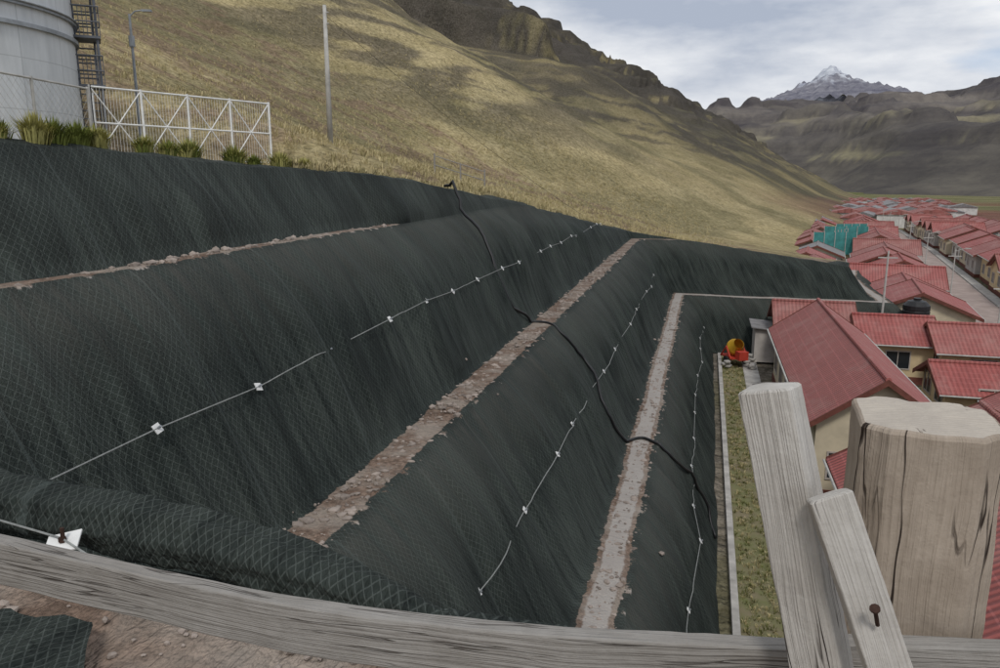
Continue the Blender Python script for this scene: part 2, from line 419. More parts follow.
segs=[(-1.08,1.22,26),(1.22,2.38,9),(2.38,5.19,26),(5.19,6.2,9),(6.2,8.92,26)]
cols=[];soil=[];litcrest_gutter=[]
one=np.ones((len(st),1))
for a,b_,n in segs:
    bench=(a,b_) in ((1.22,2.38),(5.19,6.2))
    for i in range(n):
        t=i/n;cols.append(one*(a+(b_-a)*t))
        soil.append(one*((1.0 if .15<t<.88 else .40) if bench else (0.0 if t<.93 else .12)))
        litcrest_gutter.append(one*((.95 if (a<2 and .3<t<.7) else (.35 if a<2 else (.25 if t<.35 else 0))) if bench else max(0,(t-.55)/.45)))  # faces: painted light rising to the crest; benches: pale gutter mask
yst=pos(np.array([[8.92]]))[1];wb=wbf(np.where(seg==0,yst,99))
for i in range(5):
    t=i/5;cols.append(8.92+wb*t);soil.append(np.where(wb>.1,.95 if 0<i<5 else .5,0.)*one);litcrest_gutter.append(one*.3)
for i in range(26): cols.append(8.92+wb+i/25*3.8);soil.append(one*0);litcrest_gutter.append(one*.15)
Dm=np.concatenate(cols,1);So=np.concatenate(soil,1);Lcg=np.concatenate(litcrest_gutter,1)
clip=Dm>Dtop;Dm=np.minimum(Dm,Dtop)
Dl=np.concatenate([Dtop+.3,Dtop+.7,Dtop+1.1],1)
Pm=pos(Dm);ycut=np.where(seg==0,Pm[1],99.)
z=cut(Dm,ycut);d=disp(S,Dm,ycut)
d=d*sm(0,.9,Dtop-Dm)+ (1-sm(0,.9,Dtop-Dm))*.1*(fbm(S*.8,Dm,3,57)-.3)
Pd=pos(Dm-d*.8);Zm=z+d*.5
Pl=pos(Dl);Zl=Nat(*Pl)+np.array([[.10,.07,-.12]])+.12*(fbm(S*1.5,Dl,3,55)-.5)
PX=np.concatenate([Pd[0],Pl[0]],1);PY=np.concatenate([Pd[1],Pl[1]],1);PZ=np.concatenate([Zm,Zl],1)
So=np.concatenate([np.where(clip,0,So),np.array([[0,.25,.9]])*one],1)
Lcg=np.concatenate([Lcg,np.array([[.4,.5,.2]])*one],1)
Da=np.concatenate([Dm,Dl],1);Za=np.concatenate([z,Zl],1)
V=np.concatenate([one*0,np.cumsum(np.hypot(np.diff(Da,axis=1),np.diff(Za,axis=1)),1)],1)
uv=np.stack([S*np.ones_like(V),V],-1)
keep=(np.abs(np.diff(Da,axis=1))[:-1]>1e-5)|(np.abs(np.diff(Da,axis=1))[1:]>1e-5)
gridmesh('terraced_slope',np.stack([PX,PY,PZ],-1),[m_net],uv=uv,keep=keep,attrs={'soil':So,'litcrest_gutter':Lcg},flip=True)
# ------------------------------------------------------------------ rubble
ico=[(0,0,1),(.89,0,.45),(.28,.85,.45),(-.72,.53,.45),(-.72,-.53,.45),(.28,-.85,.45),(.72,.53,-.45),(-.28,.85,-.45),(-.89,0,-.45),(-.28,-.85,-.45),(.72,-.53,-.45),(0,0,-1)]
icf=[(0,1,2),(0,2,3),(0,3,4),(0,4,5),(0,5,1),(1,6,2),(2,7,3),(3,8,4),(4,9,5),(5,10,1),(1,10,6),(2,6,7),(3,7,8),(4,8,9),(5,9,10),(11,7,6),(11,8,7),(11,9,8),(11,10,9),(11,6,10)]
def rock(mb,p,r):
    sx,sy,sz=[r*random.uniform(.6,1.3) for _ in range(3)]
    T=Matrix.Translation(p)@Matrix.Rotation(random.uniform(0,6.3),4,'Z')
    mb.add([(v[0]*sx*random.uniform(.75,1.2),v[1]*sy*random.uniform(.75,1.2),v[2]*sz*.6*random.uniform(.75,1.2)) for v in ico],icf,0,T)
mb=MB()
for a,b_,n in ((1.3,2.3,1300),(5.25,6.15,1700),(8.95,9.3,250)):
    for i in range(n):
        y=random.uniform(4,58 if a<8 else 21)*1.0
        D_=random.uniform(a,b_) if random.random()<.6 else (a+b_)/2+random.gauss(0,.26)*(b_-a)
        p=surf(D_,y,.0);rock(mb,p,random.choice([.015,.02,.03,.03,.04,.06,.10]))
mb.obj('rubble',[m_rock])
# ------------------------------------------------------------------ anchor cables with plates
nrm=Vector((.82,0,.57)).normalized()
def cable(D0,ya,yb,first,step):
    mb=MB();ps=[]
    y=first-step
    while y<yb:
        ps.append(Vector(surf(D0+random.uniform(-.05,.05),y,.10)));y+=step*random.uniform(.85,1.15)
    pts=[]
    for i in range(len(ps)-1):
        for k in range(8):
            q=ps[i].lerp(ps[i+1],k/8);s_=Vector(surf(D0,q.y,.06))
            off=(s_-q).dot(nrm)
            pts.append(q+nrm*max(off,0))
    pts.append(ps[-1]);mb.tube(pts,.012,5,0)
    for p in ps:
        R=Vector((0,0,1)).rotation_difference(nrm).to_matrix()@Matrix.Rotation(random.uniform(-.5,.5),3,'Z')
        mb.box(p,(.14,.14,.015),1,R);mb.tube([p,p+nrm*.07],.02,6,2)
    return mb.obj('anchor_cable',[m_rope,m_white,m_steel])
cable(7.45,2,57,5.7,2.6);cable(3.75,4,60,9,3.2);cable(.1,6,58,12,3.5)
# black hose
hp=[(28.2,10.0),(27.5,9.3),(26.5,8.2),(26,6.9),(27.3,6.3),(27.4,5.6),(26.8,4.95),(27.1,4.2),(26,3.3),(26.3,2.5),(26.9,1.9),(26.4,1.1),(27.6,.2),(28,-.5),(27.2,-1.0)]
pts=[]
for i in range(len(hp)-1):
    for k in range(6):
        t=k/6;p0=hp[max(i-1,0)];p1=hp[i];p2=hp[i+1];p3=hp[min(i+2,len(hp)-1)]
        c=[.5*((2*p1[j])+(-p0[j]+p2[j])*t+(2*p0[j]-5*p1[j]+4*p2[j]-p3[j])*t*t+(-p0[j]+3*p1[j]-3*p2[j]+p3[j])*t**3) for j in (0,1)]
        q=surf(c[1],c[0],.11)
        if c[1]>9.6: q=(q[0],q[1],min(q[2],float(Nat(q[0],q[1]))+.15))
        pts.append(q)
mb=MB();mb.tube(pts,.055,8);mb.obj('drain_hose',[m_hose],smooth=True)
# ------------------------------------------------------------------ near platform where the viewer stands
gx=np.linspace(-9,6,180);gv=np.linspace(0,1,90)
GX,GV=np.meshgrid(gx,gv,indexing='ij')
edge=2.72+.10*(fbm(gx/1.2,gx*0,3,201)-.5)[:,None]
GY=np.where(GV<.6,-3+(edge+3)*(GV/.6),edge+(GV-.6)/.4*6.0)
GZ=np.where(GV<.6,-1.75+.10*(fbm(GX*1.4,GY*1.4,4,205)-.5),-1.75-(GV-.6)/.4*9.0)
so=np.where(GV<.58,1.,0.)
gridmesh('embankment_edge',np.stack([GX,GY,GZ],-1),[m_net],uv=np.stack([GX,GY-GZ],-1),attrs={'soil':so,'litcrest_gutter':so*0})
mb=MB()
for i in range(420):
    x=random.uniform(-4.5,0);y=random.uniform(1.2,2.6)
    rock(mb,(x,y,-1.74),random.choice([.008,.01,.015,.02,.035]))
mb.obj('gravel',[m_rock])
# sweep with rounded-rectangle section
def sweep(name,pts,w,h,hint,m,r=.008,nz=.0015,n=6,sub=14,parent=None,endround=.006,seed=0,endk=6,cap=None,sec=None):
    P=[Vector(p) for p in pts];fine=[]
    for i in range(len(P)-1):
        for k in range(sub): fine.append(P[i].lerp(P[i+1],k/sub))
    fine.append(P[-1])
    if len(P)>2:
        for _ in range(sub): fine=[fine[0]]+[(fine[i-1]+fine[i]*2+fine[i+1])/4 for i in range(1,len(fine)-1)]+[fine[-1]]
    if sec is None:
        sec=[]
        cs=[(w/2-r,h/2-r,0),(-w/2+r,h/2-r,90),(-w/2+r,-h/2+r,180),(w/2-r,-h/2+r,270)]
        for ci,(cx,cy,a0) in enumerate(cs):
            for k in range(n+1):
                a=math.radians(a0+90*k/n);sec.append((cx+r*math.cos(a),cy+r*math.sin(a)))
            nx_,ny_,na=cs[(ci+1)%4]
            a=math.radians(na);e=(nx_+r*math.cos(a),ny_+r*math.sin(a));s0=sec[-1]
            for k in range(1,8): sec.append((s0[0]+(e[0]-s0[0])*k/8,s0[1]+(e[1]-s0[1])*k/8))
    else:
        q=[]
        for i in range(len(sec)):
            a=Vector(sec[i]);b_=Vector(sec[(i+1)%len(sec)])
            for t in (.04,.10,.25,.4,.55,.7,.85,.94): q.append(tuple(a.lerp(b_,t)))
        sec=q
    ns=len(sec);per=[0]
    for i in range(ns): a=sec[i];b_=sec[(i+1)%ns];per.append(per[-1]+math.hypot(a[0]-b_[0],a[1]-b_[1]))
    hint=Vector(hint);rows=[];L=0
    for i,p in enumerate(fine):
        if i>0:L+=(fine[i]-fine[i-1]).length
        t=(fine[min(i+1,len(fine)-1)]-fine[max(i-1,0)]).normalized()
        Sx=t.cross(hint).normalized();Nn=Sx.cross(t)
        rows.append((p,Sx,Nn,L,t,1.0))
    p,Sx,Nn,L0,t,_=rows[0];e0=[]
    for k,(off,sc) in enumerate(((0,1-2*endround/min(w,h)),(endround*.3,1-.8*endround/min(w,h)))): e0.append((p+t*(off-endround),Sx,Nn,off-endround,t,sc))
    p,Sx,Nn,L0,t,_=rows[-1];e1=[]
    for k,(off,sc) in enumerate(((endround*.7,1-.8*endround/min(w,h)),(endround,1-2*endround/min(w,h)))): e1.append((p+t*off,Sx,Nn,L0+off,t,sc))
    rows=e0+rows+e1
    nr=len(rows);Ls=np.array([r_[3] for r_ in rows])[:,None];js=(np.arange(ns+1)%ns)[None,:]
    sa=np.array(sec)[js[0]]
    q1=sa[None,:,0]*18+seed;q2=sa[None,:,1]*18
    nzr=(fbm(Ls*6+q1,q2+Ls*1.5,3,300)-.5)*2*nz+(fbm(Ls*40+q1*3,q2*3,2,310)-.5)*nz*.6
    K=1+nzr/min(w,h)*2
    K=K*np.array([r_[5] for r_ in rows])[:,None]
    Pc=np.array([list(r_[0]) for r_ in rows]);Sc=np.array([list(r_[1]) for r_ in rows]);Nc=np.array([list(r_[2]) for r_ in rows]);Tc=np.array([list(r_[4]) for r_ in rows])
    A=Pc[:,None,:]+Sc[:,None,:]*(K*sa[None,:,0])[...,None]+Nc[:,None,:]*(K*sa[None,:,1])[...,None]
    ends=np.exp(-(Ls-Ls[0])/.03)
    A=A+Tc[:,None,:]*(ends*(fbm(sa[None,:,0]*25+seed,sa[None,:,1]*25,2,320)-.5)*nz*endk)[...,None]
    U=np.stack([Ls*np.ones((1,ns+1)),np.ones((nr,1))*np.array(per)[None,:]],-1)
    ob=gridmesh(name,A,[m]+([cap] if cap else []),uv=U,flip=False)
    me=ob.data
    bm=bmesh.new();bm.from_mesh(me);bm.verts.ensure_lookup_table()
    uvl=bm.loops.layers.uv.active
    rings=[[bm.verts[row*(ns+1)+j] for j in range(ns)] for row in (0,nr-1)]
    for vs,row in zip(rings,(0,nr-1)):
        c=rows[row][0]+rows[row][4]*(0.002 if row else -.002)
        cv=bm.verts.new(c)
        for j in range(ns):
            f=bm.faces.new((vs[j],vs[(j+1)%ns],cv));f.smooth=False
            if cap:f.material_index=1
            for lp in f.loops:
                dlt=lp.vert.co-c;lp[uvl].uv=(dlt.dot(rows[row][1])*.6,dlt.dot(rows[row][2])*1.0+.3)
    bmesh.ops.remove_doubles(bm,verts=bm.verts,dist=1e-6)
    bmesh.ops.recalc_face_normals(bm,faces=bm.faces)
    for e_ in bm.edges:
        if len(e_.link_faces)==2 and e_.calc_face_angle(0)>math.radians(22): e_.smooth=False
    bm.to_mesh(me);bm.free()
    if parent:ob.parent=parent
    return ob
fence_e=empty('wooden_railing')
hr=.078
sweep('rail',[(-1.9,.97,-.60-hr/2),(-1.11,.925,-.60-hr/2),(-.54,.90,-.618-hr/2),(-.15,.925,-.612-hr/2),(.17,.965,-.60-hr/2)],.028,hr,(0,0,1),m_rail,r=.003,nz=.0008,parent=fence_e,seed=2)
sweep('rail_end',[(.20,.985,-.60-hr/2),(.62,1.075,-.60-hr/2),(1.2,1.2,-.60-hr/2)],.028,hr,(0,0,1),m_rail,r=.003,nz=.0008,parent=fence_e,seed=5)
sweep('brace_plank',[(.084,.925,-.250),(.215,.86,-.80)],.062,.044,(-.55,-1,.35),m_plank,r=.0035,nz=.0014,parent=fence_e,seed=8,sub=60,endround=.003)
sweep('batten',[(.150,.862,-.353),(.30,.80,-.74)],.047,.022,(.10,-1,.35),m_plank,r=.0025,nz=.0010,parent=fence_e,seed=13,sub=60,endround=.002)
psec=[(-.090,.052),(-.050,.090),(.060,.088),(.090,.055),(.086,-.065),(.050,-.088),(-.066,-.084),(-.090,-.050)]
sweep('post',[(.312,1.140,-.338),(.312,1.140,-1.9)],.180,.175,(-.02,-1,0),m_post,nz=.0030,parent=fence_e,endround=.006,seed=21,sub=160,endk=3,cap=m_end,sec=psec)
mb=MB();nb=Vector((.203,.822,-.478));dn=Vector((-.25,-.45,.85)).normalized()
mb.tube([nb,nb+dn*.030],.0024,8);mb.tube([nb+dn*.030,nb+dn*.0322],.0055,10)
mb.obj('nail',[m_rust],parent=fence_e)
# geomesh roll lying at the edge
pts=[(-6.5,2.95),(-5,2.86),(-3.6,2.80),(-2.7,2.74),(-2.0,2.66),(-1.5,2.57),(-1.05,2.47),(-.7,2.38)]
rr=[.14,.14,.135,.135,.125,.105,.07,.03]
nS=300;nA=56
xsr=np.array([p[0] for p in pts]);ysr=np.array([p[1] for p in pts])
x=np.linspace(-6.5,-.7,nS)[:,None];a=2*np.pi*(np.arange(nA+1)%nA)[None,:]/nA
y=np.interp(x,xsr,ysr)+.03*(fbm(x*2,x*0,2,399)-.5);r=np.interp(x,xsr,rr)
k=r*(1+.30*(fbm(x*2.2+0*a,np.cos(a)*1.2+5,3,401)-.5)+.26*(fbm(x*7+0*a,np.sin(a)*2+9,3,403)-.5)+.05*np.sin(a*7+x*3))
A=np.stack([x+0*a,y+k*np.cos(a)*1.15,-1.70+r*.85+k*np.sin(a)],-1)
U=np.stack([x+0*a,r*2*np.pi*np.arange(nA+1)[None,:]/nA],-1)
gridmesh('geomesh_roll',A,[m_roll],uv=U,flip=True)
gx=np.linspace(-4.5,-1.30,120);gy=np.linspace(1.0,2.0,50);A1,B1=np.meshgrid(gx,gy,indexing='ij')
Yn=1.0+(B1-1.0)*(1.10+.35*(fbm(A1*2,A1*0,3,411)-.5))*np.clip((-1.25-A1)/.9,.0,1)
gridmesh('geomesh_offcut',np.stack([A1,Yn,-1.665+.14*(fbm(A1*3.5,B1*3.5,4,415)-.5)],-1),[m_roll],uv=np.stack([A1,Yn],-1))
# near anchor plate and bolt with cable
ap=empty('anchor_plate',(-2.62,2.46,-1.57))
mb=MB();R=Matrix.Rotation(.35,3,'X')@Matrix.Rotation(.5,3,'Z');mb.box((0,0,0),(.14,.12,.010),0,R);mb.obj('plate',[m_white],parent=ap,bevel=.003)
mb=MB();mb.tube([(0,0,-.2),(.005,.0,.07)],.009,8,0);mb.tube([(0,0,.006),(0,0,.025)],.017,6,0);mb.obj('anchor_bolt',[m_rust],parent=ap)
mb=MB();mb.tube([(-2.0,.35,.0),(-.9,.13,.04),(0,0,.02),(.4,-.1,-.06),(.9,-.12,-.1),(1.6,-.1,-.1)],.005,6,0);mb.obj('anchor_wire',[m_rope],parent=ap)
# ------------------------------------------------------------------ strips at the foot of the slope
def strip(name,xa,xb,ya,yb,z,h,m):
    mb=MB();mb.box(((xa+xb)/2,(ya+yb)/2,z+h/2),(xb-xa,yb-ya,h));return mb.obj(name,[m],bevel=.02)
strip('kerb',1.42,1.66,5,58.5,-13.6,.32,m_conc)
strip('footpath',3.1,4.1,5,60,-13.6,.16,m_conc)
m_lawn=simple('lawn_mat',(.12,.13,.055),1,.5,1.2,.05,c2=(.21,.175,.115))
mb=MB();mb.add([(1.66,5,-13.5),(3.1,5,-13.5),(3.1,58.5,-13.5),(1.66,58.5,-13.5)],[(0,1,2,3)]);mb.obj('grass_verge',[m_lawn])
def tufts(name,places,mats,blade=14,wk=1.0,spread=1.0):
    vs=[];fs=[];ms=[]
    for (x,y,z,h,r,mi) in places:
        for k in range(blade):
            a=random.uniform(0,6.28);rr=r*random.random()**.6;bx=x+math.cos(a)*rr*.5;by=y+math.sin(a)*rr*.5
            le=random.uniform(.4,1.1)*spread;hh_=h*random.uniform(.6,1.1)*(1-.35*rr/r);w=(.012+.018*h)*wk
            tx=bx+math.cos(a)*rr*le;ty=by+math.sin(a)*rr*le;px_=-math.sin(a)*w;py_=math.cos(a)*w
            o=len(vs)
            mx_=bx+math.cos(a)*rr*le*.35;my_=by+math.sin(a)*rr*le*.35
            vs+= [(bx-px_,by-py_,z-.05),(bx+px_,by+py_,z-.05),(mx_-px_*.8,my_-py_*.8,z+hh_*.65),(mx_+px_*.8,my_+py_*.8,z+hh_*.65),(tx,ty,z+hh_)]
            fs+= [(o,o+1,o+3,o+2),(o+2,o+3,o+4)];ms+=[mi,mi]
    mb=MB();mb.v=vs;mb.f=fs;mb.m=ms;return mb.obj(name,mats)
g1=simple('grass_green',(.16,.165,.06),1,.4,5,.05,bs=0);g2=simple('grass_straw',(.52,.44,.25),1,.4,5,.05,bs=0);g3=simple('grass_olive',(.36,.31,.16),1,.4,5,.05,bs=0)
s1=simple('tussock_green',(.19,.22,.055),1,.45,6,.05,bs=0);s2=simple('tussock_yellow',(.44,.41,.15),1,.35,6,.05,bs=0)
pl=[]
for i in range(1400):
    y=random.uniform(14,58);x=random.uniform(1.75,3.05);pl.append((x,y,-13.5,random.uniform(.06,.2),.15,random.choice([0,0,2,1])))
tufts('verge_grass',pl,[g1,g2,g3],8)
pl=[]
yy=22+rng.random(8000)**1.3*100;xx=-10-np.abs(rng.normal(0,1,8000))*28+rng.uniform(0,14,8000)
zz=Nat(xx,yy);cc=cut(Dist(xx,yy),yy)
for i in range(8000):
    if cc[i]<zz[i]+.6: continue
    s=random.uniform(.2,.5);pl.append((xx[i],yy[i],zz[i],s,s*.8,random.choice([1,1,1,2])))
for i in range(1100):
    y=19+random.random()**1.5*40;xt=float(np.interp(y,[10,24,34,58],[-10.6,-9.8,-9.1,-7]));x=xt-random.uniform(.5,2.4)
    pl.append((x,y,float(Nat(x,y)),random.uniform(.25,.55),.25,random.choice([1,1,2])))
tufts('bunch_grass',pl,[g1,g2,g3],8)
for y,s,g in ((10.15,.44,1),(10.75,.55,1),(11.15,.50,0),(11.75,.50,0),(12.25,.46,1),(13.5,.42,1),(14.2,.38,0),(15.0,.56,1),(16.5,.58,1),(18.3,.52,1),(18.9,.42,0),(19.8,.40,1),(17.4,.36,0)):
    x=-11.0+random.uniform(-.12,.12);z=float(Nat(x,y))+.08
    tufts('shrub',[(x+random.uniform(-.07,.07),y+random.uniform(-.08,.08),z,s*random.uniform(.85,1.1),s*.58,g if random.random()<.75 else 1-g) for _ in range(7)],[s1,s2],50,.8,1.1)
# ------------------------------------------------------------------ tank, fence, poles on the platform
zp=.35
te=empty('storage_tank',(-25.4,19.4,zp))
m_tank,nt,b=mat('tank_mat',.6,.3);o=tc(nt)
s=nd(nt,'ShaderNodeSeparateXYZ');nt.links.new(o,s.inputs[0])
ang=M(nt,'ARCTAN2',s.outputs[1],s.outputs[0])
l1=M(nt,'LESS_THAN',M(nt,'FRACT',M(nt,'MULTIPLY',ang,2.9)),.02);l2=M(nt,'LESS_THAN',M(nt,'FRACT',M(nt,'DIVIDE',s.outputs[2],1.5)),.02)
c=mix(nt,ramp(nt,noise(nt,mp(nt,o,(1.5,1.5,.3)),1.5,5,.65),.3,.7),(.50,.52,.53),(.66,.68,.69))
c=mix(nt,M(nt,'MULTIPLY',M(nt,'MAXIMUM',l1,l2),.35),c,(.2,.21,.22));nt.links.new(c,b.inputs['Base Color'])
def ring(mb,r0,r1,z0,z1,n=96,mi=0):
    vs=[];
    for k in range(n):
        a=2*math.pi*k/n
        for r,z_ in ((r0,z0),(r1,z0),(r1,z1),(r0,z1)): vs.append((r*math.cos(a),r*math.sin(a),z_))
    fs=[]
    for k in range(n):
        o_=k*4;p=((k+1)%n)*4
        for j in range(4): fs.append((o_+j,p+j,p+(j+1)%4,o_+(j+1)%4))
    mb.add(vs,fs,mi)
mb=MB();ring(mb,5.2,5.5,0,9.0);mb.obj('shell',[m_tank],smooth=False,parent=te)
mb=MB()
for z_ in (3.9,4.5,8.9): ring(mb,5.503,5.62,z_,z_+.12)
mb.tube([(5.65*math.cos(a),5.65*math.sin(a),4.6) for a in np.linspace(0,6.3,90)],.03,6)
mb.obj('stiffener_rings',[m_steel],parent=te)
mb=MB();mb.add([(0,0,10.2)]+[(5.7*math.cos(a),5.7*math.sin(a),9.0) for a in np.linspace(0,2*math.pi,49)[:-1]],[(0,i+1,(i+1)%48+1) for i in range(48)]);mb.obj('cone_roof',[m_steel],parent=te)
# stair tower
se=empty('access_stair_tower',(-21.2,23.4,zp),math.radians(42))
mb=MB()
for x in (-.4,.4):
    for y in (-.5,.5): mb.tube([(x,y,0),(x,y,8)],.05,6)
for z_ in (2.6,4.2,5.8,7.4):
    mb.box((0,0,z_),(1.0,1.3,.08))
    for zz_ in (.5,1.0):
        for (a,b_) in (((-.5,-.6),(.5,-.6)),((.5,-.6),(.5,.6)),((-.5,.6),(.5,.6)),((-.5,-.6),(-.5,.6))):
            mb.tube([(a[0],a[1],z_+zz_),(b_[0],b_[1],z_+zz_)],.025,5)
    for k in range(9):
        mb.tube([(-.5+k*.125,-.6,z_),(-.5+k*.125,-.6,z_+1.0)],.012,4)
for i,z_ in enumerate((1.0,2.6,4.2,5.8)):
    s_=1 if i%2 else -1
    for x in (-.3,.3): mb.tube([(x,-.5*s_,z_),(x,.5*s_,z_+1.6)],.04,5)
    for k in range(7): mb.box((0,(-.5+1.0*k/6)*s_,z_+1.6*k/6),(.6,.2,.03))
mb.obj('stair_frame',[simple('dark_steel',(.16,.17,.19),.6,.3,3,.4,.2)],parent=se)
def truss_fence(name,base,h,panel,cross=True,mesh=False,m=None):
    mb=MB()
    for i in range(len(base)-1):
        a=Vector(base[i]);b_=Vector(base[i+1]);L=(b_-a).length;n=max(1,round(L/panel))
        for k in range(n+1):
            p=a.lerp(b_,k/n);mb.tube([p,p+Vector((0,0,h+.05))],.04,6)
            if k<n:
                q=a.lerp(b_,(k+1)/n)
                for z_ in ((.1,h*.52,h) if cross else (.1,h)): mb.tube([p+Vector((0,0,z_)),q+Vector((0,0,z_))],.03,6)
                if cross:
                    mb.tube([p+Vector((0,0,.1)),q+Vector((0,0,h))],.022,5);mb.tube([q+Vector((0,0,.1)),p+Vector((0,0,h))],.022,5)
                    for j in range(1,16):
                        r_=p.lerp(q,j/16);mb.tube([r_+Vector((0,0,.1)),r_+Vector((0,0,h))],.0055,3)
                if mesh:
                    m_=int((q-p).length/.22)
                    for j in range(-8,m_):
                        t0=max(0,j)/m_;t1=min(m_,j+8)/m_
                        if t1<=t0: continue
                        za=(max(0,j)-j)/8*h;zb=(min(m_,j+8)-j)/8*h
                        mb.tube([p.lerp(q,t0)+Vector((0,0,za)),p.lerp(q,t1)+Vector((0,0,zb))],.0035,3)
                        mb.tube([p.lerp(q,t0)+Vector((0,0,h-za)),p.lerp(q,t1)+Vector((0,0,h-zb))],.0035,3)
    return mb.obj(name,[m or m_white])
truss_fence('steel_fence',[(-18.6,20.6,.35),(-17.4,19.2,.35),(-14.9,24.6,.25)],2.1,1.35)
truss_fence('chainlink_fence',[(-16.0,12.0,.4),(-17.3,19.0,.36)],2.0,2.4,False,True,m_pole)
mb=MB();mb.tube([(0,0,0),(0,0,6.4)],.07,8,0,.045);mb.tube([(0,0,6.3),(.2,.08,6.5),(.5,.2,6.55)],.03,6,0);mb.box((.6,.25,6.53),(.35,.16,.08),0,Matrix.Rotation(.34,3,'Z'))
mb.tube([(-.0,0,5.2),(.0,.0,5.6)],.11,8,0);mb.obj('street_lamp',[m_steel],loc=(-21.9,26.6,-.4))
zb=float(Nat(-21.5,42))
mb=MB();mb.tube([(0,0,-.3),(0,0,9.3-zb)],.17,12,0,.10);
for z_ in (1.0,.4): mb.tube([(-.0,0,9.3-zb-z_),(.22,0,9.3-zb-z_)],.04,6,0)
mb.obj('utility_pole',[m_pole],loc=(-21.5,42,zb),smooth=True)
mb=MB();A0=Vector((-21.4,42,8.7));B0=Vector((-10.2,66,float(Nat(-10.2,66))+.2))
mb.tube([A0.lerp(B0,t)+Vector((0,0,-1.2*4*t*(1-t)*.4)) for t in np.linspace(0,1,30)],.012,4);mb.obj('overhead_wire',[m_dark])
mb=MB()
for k,(x,y) in enumerate(((-16.5,46),(-15,46.6),(-13.6,47.2))):
    z1=float(Nat(x,y));mb.tube([(x,y,z1-.2),(x,y,z1+1.3)],.05,6)
for z_ in (.6,1.15): mb.tube([(-16.5,46,float(Nat(-16.5,46))+z_),(-13.6,47.2,float(Nat(-13.6,47.2))+z_)],.03,5)
mb.obj('post_and_rail_fence',[m_rail])
# ------------------------------------------------------------------ village
def roofmat(name,c):
    m,nt,b=mat(name,.6,.25);o=tc(nt)
    s=nd(nt,'ShaderNodeSeparateXYZ');nt.links.new(o,s.inputs[0])
    rib=M(nt,'SINE',M(nt,'MULTIPLY',s.outputs[1],2*math.pi/.25))
    stp=M(nt,'FRACT',M(nt,'DIVIDE',s.outputs[0],.42))
    f=ramp(nt,noise(nt,mp(nt,o,(.6,2,1)),1.3,4,.7),.3,.7)
    ri=nd(nt,'ShaderNodeObjectInfo').outputs['Random']
    col=mix(nt,f,tuple(x*.70 for x in c),tuple(x*1.1 for x in c))
    col=mix(nt,M(nt,'MULTIPLY',ri,.45),col,(.34,.17,.15))
    col=mix(nt,M(nt,'MULTIPLY',ramp(nt,rib,-.4,-1),.55),col,tuple(x*.4 for x in c))
    col=mix(nt,M(nt,'MULTIPLY',M(nt,'GREATER_THAN',stp,.88),.35),col,tuple(min(1,x*1.2+.06) for x in c))
    fd=ramp(nt,noise(nt,o,.5,4,.7),.48,.72);col=mix(nt,M(nt,'MULTIPLY',fd,.5),col,(.42,.26,.23))
    nt.links.new(col,b.inputs['Base Color'])
    bump(nt,b,M(nt,'ADD',rib,M(nt,'MULTIPLY',stp,1.2)),.8,.04)
    return m
m_roof=roofmat('red_roof',(.37,.095,.085));m_roof2=roofmat('red_roof_faded',(.32,.11,.095))
m_cream=simple('cream_wall',(.60,.52,.38),.9,.2,.8);m_yel=simple('yellow_wall',(.62,.49,.30),.9,.2,.8);m_grey=simple('grey_wall',(.46,.43,.40),.9,.3,.8)
m_fr=simple('window_frame',(.45,.40,.36),.7,.2,3)
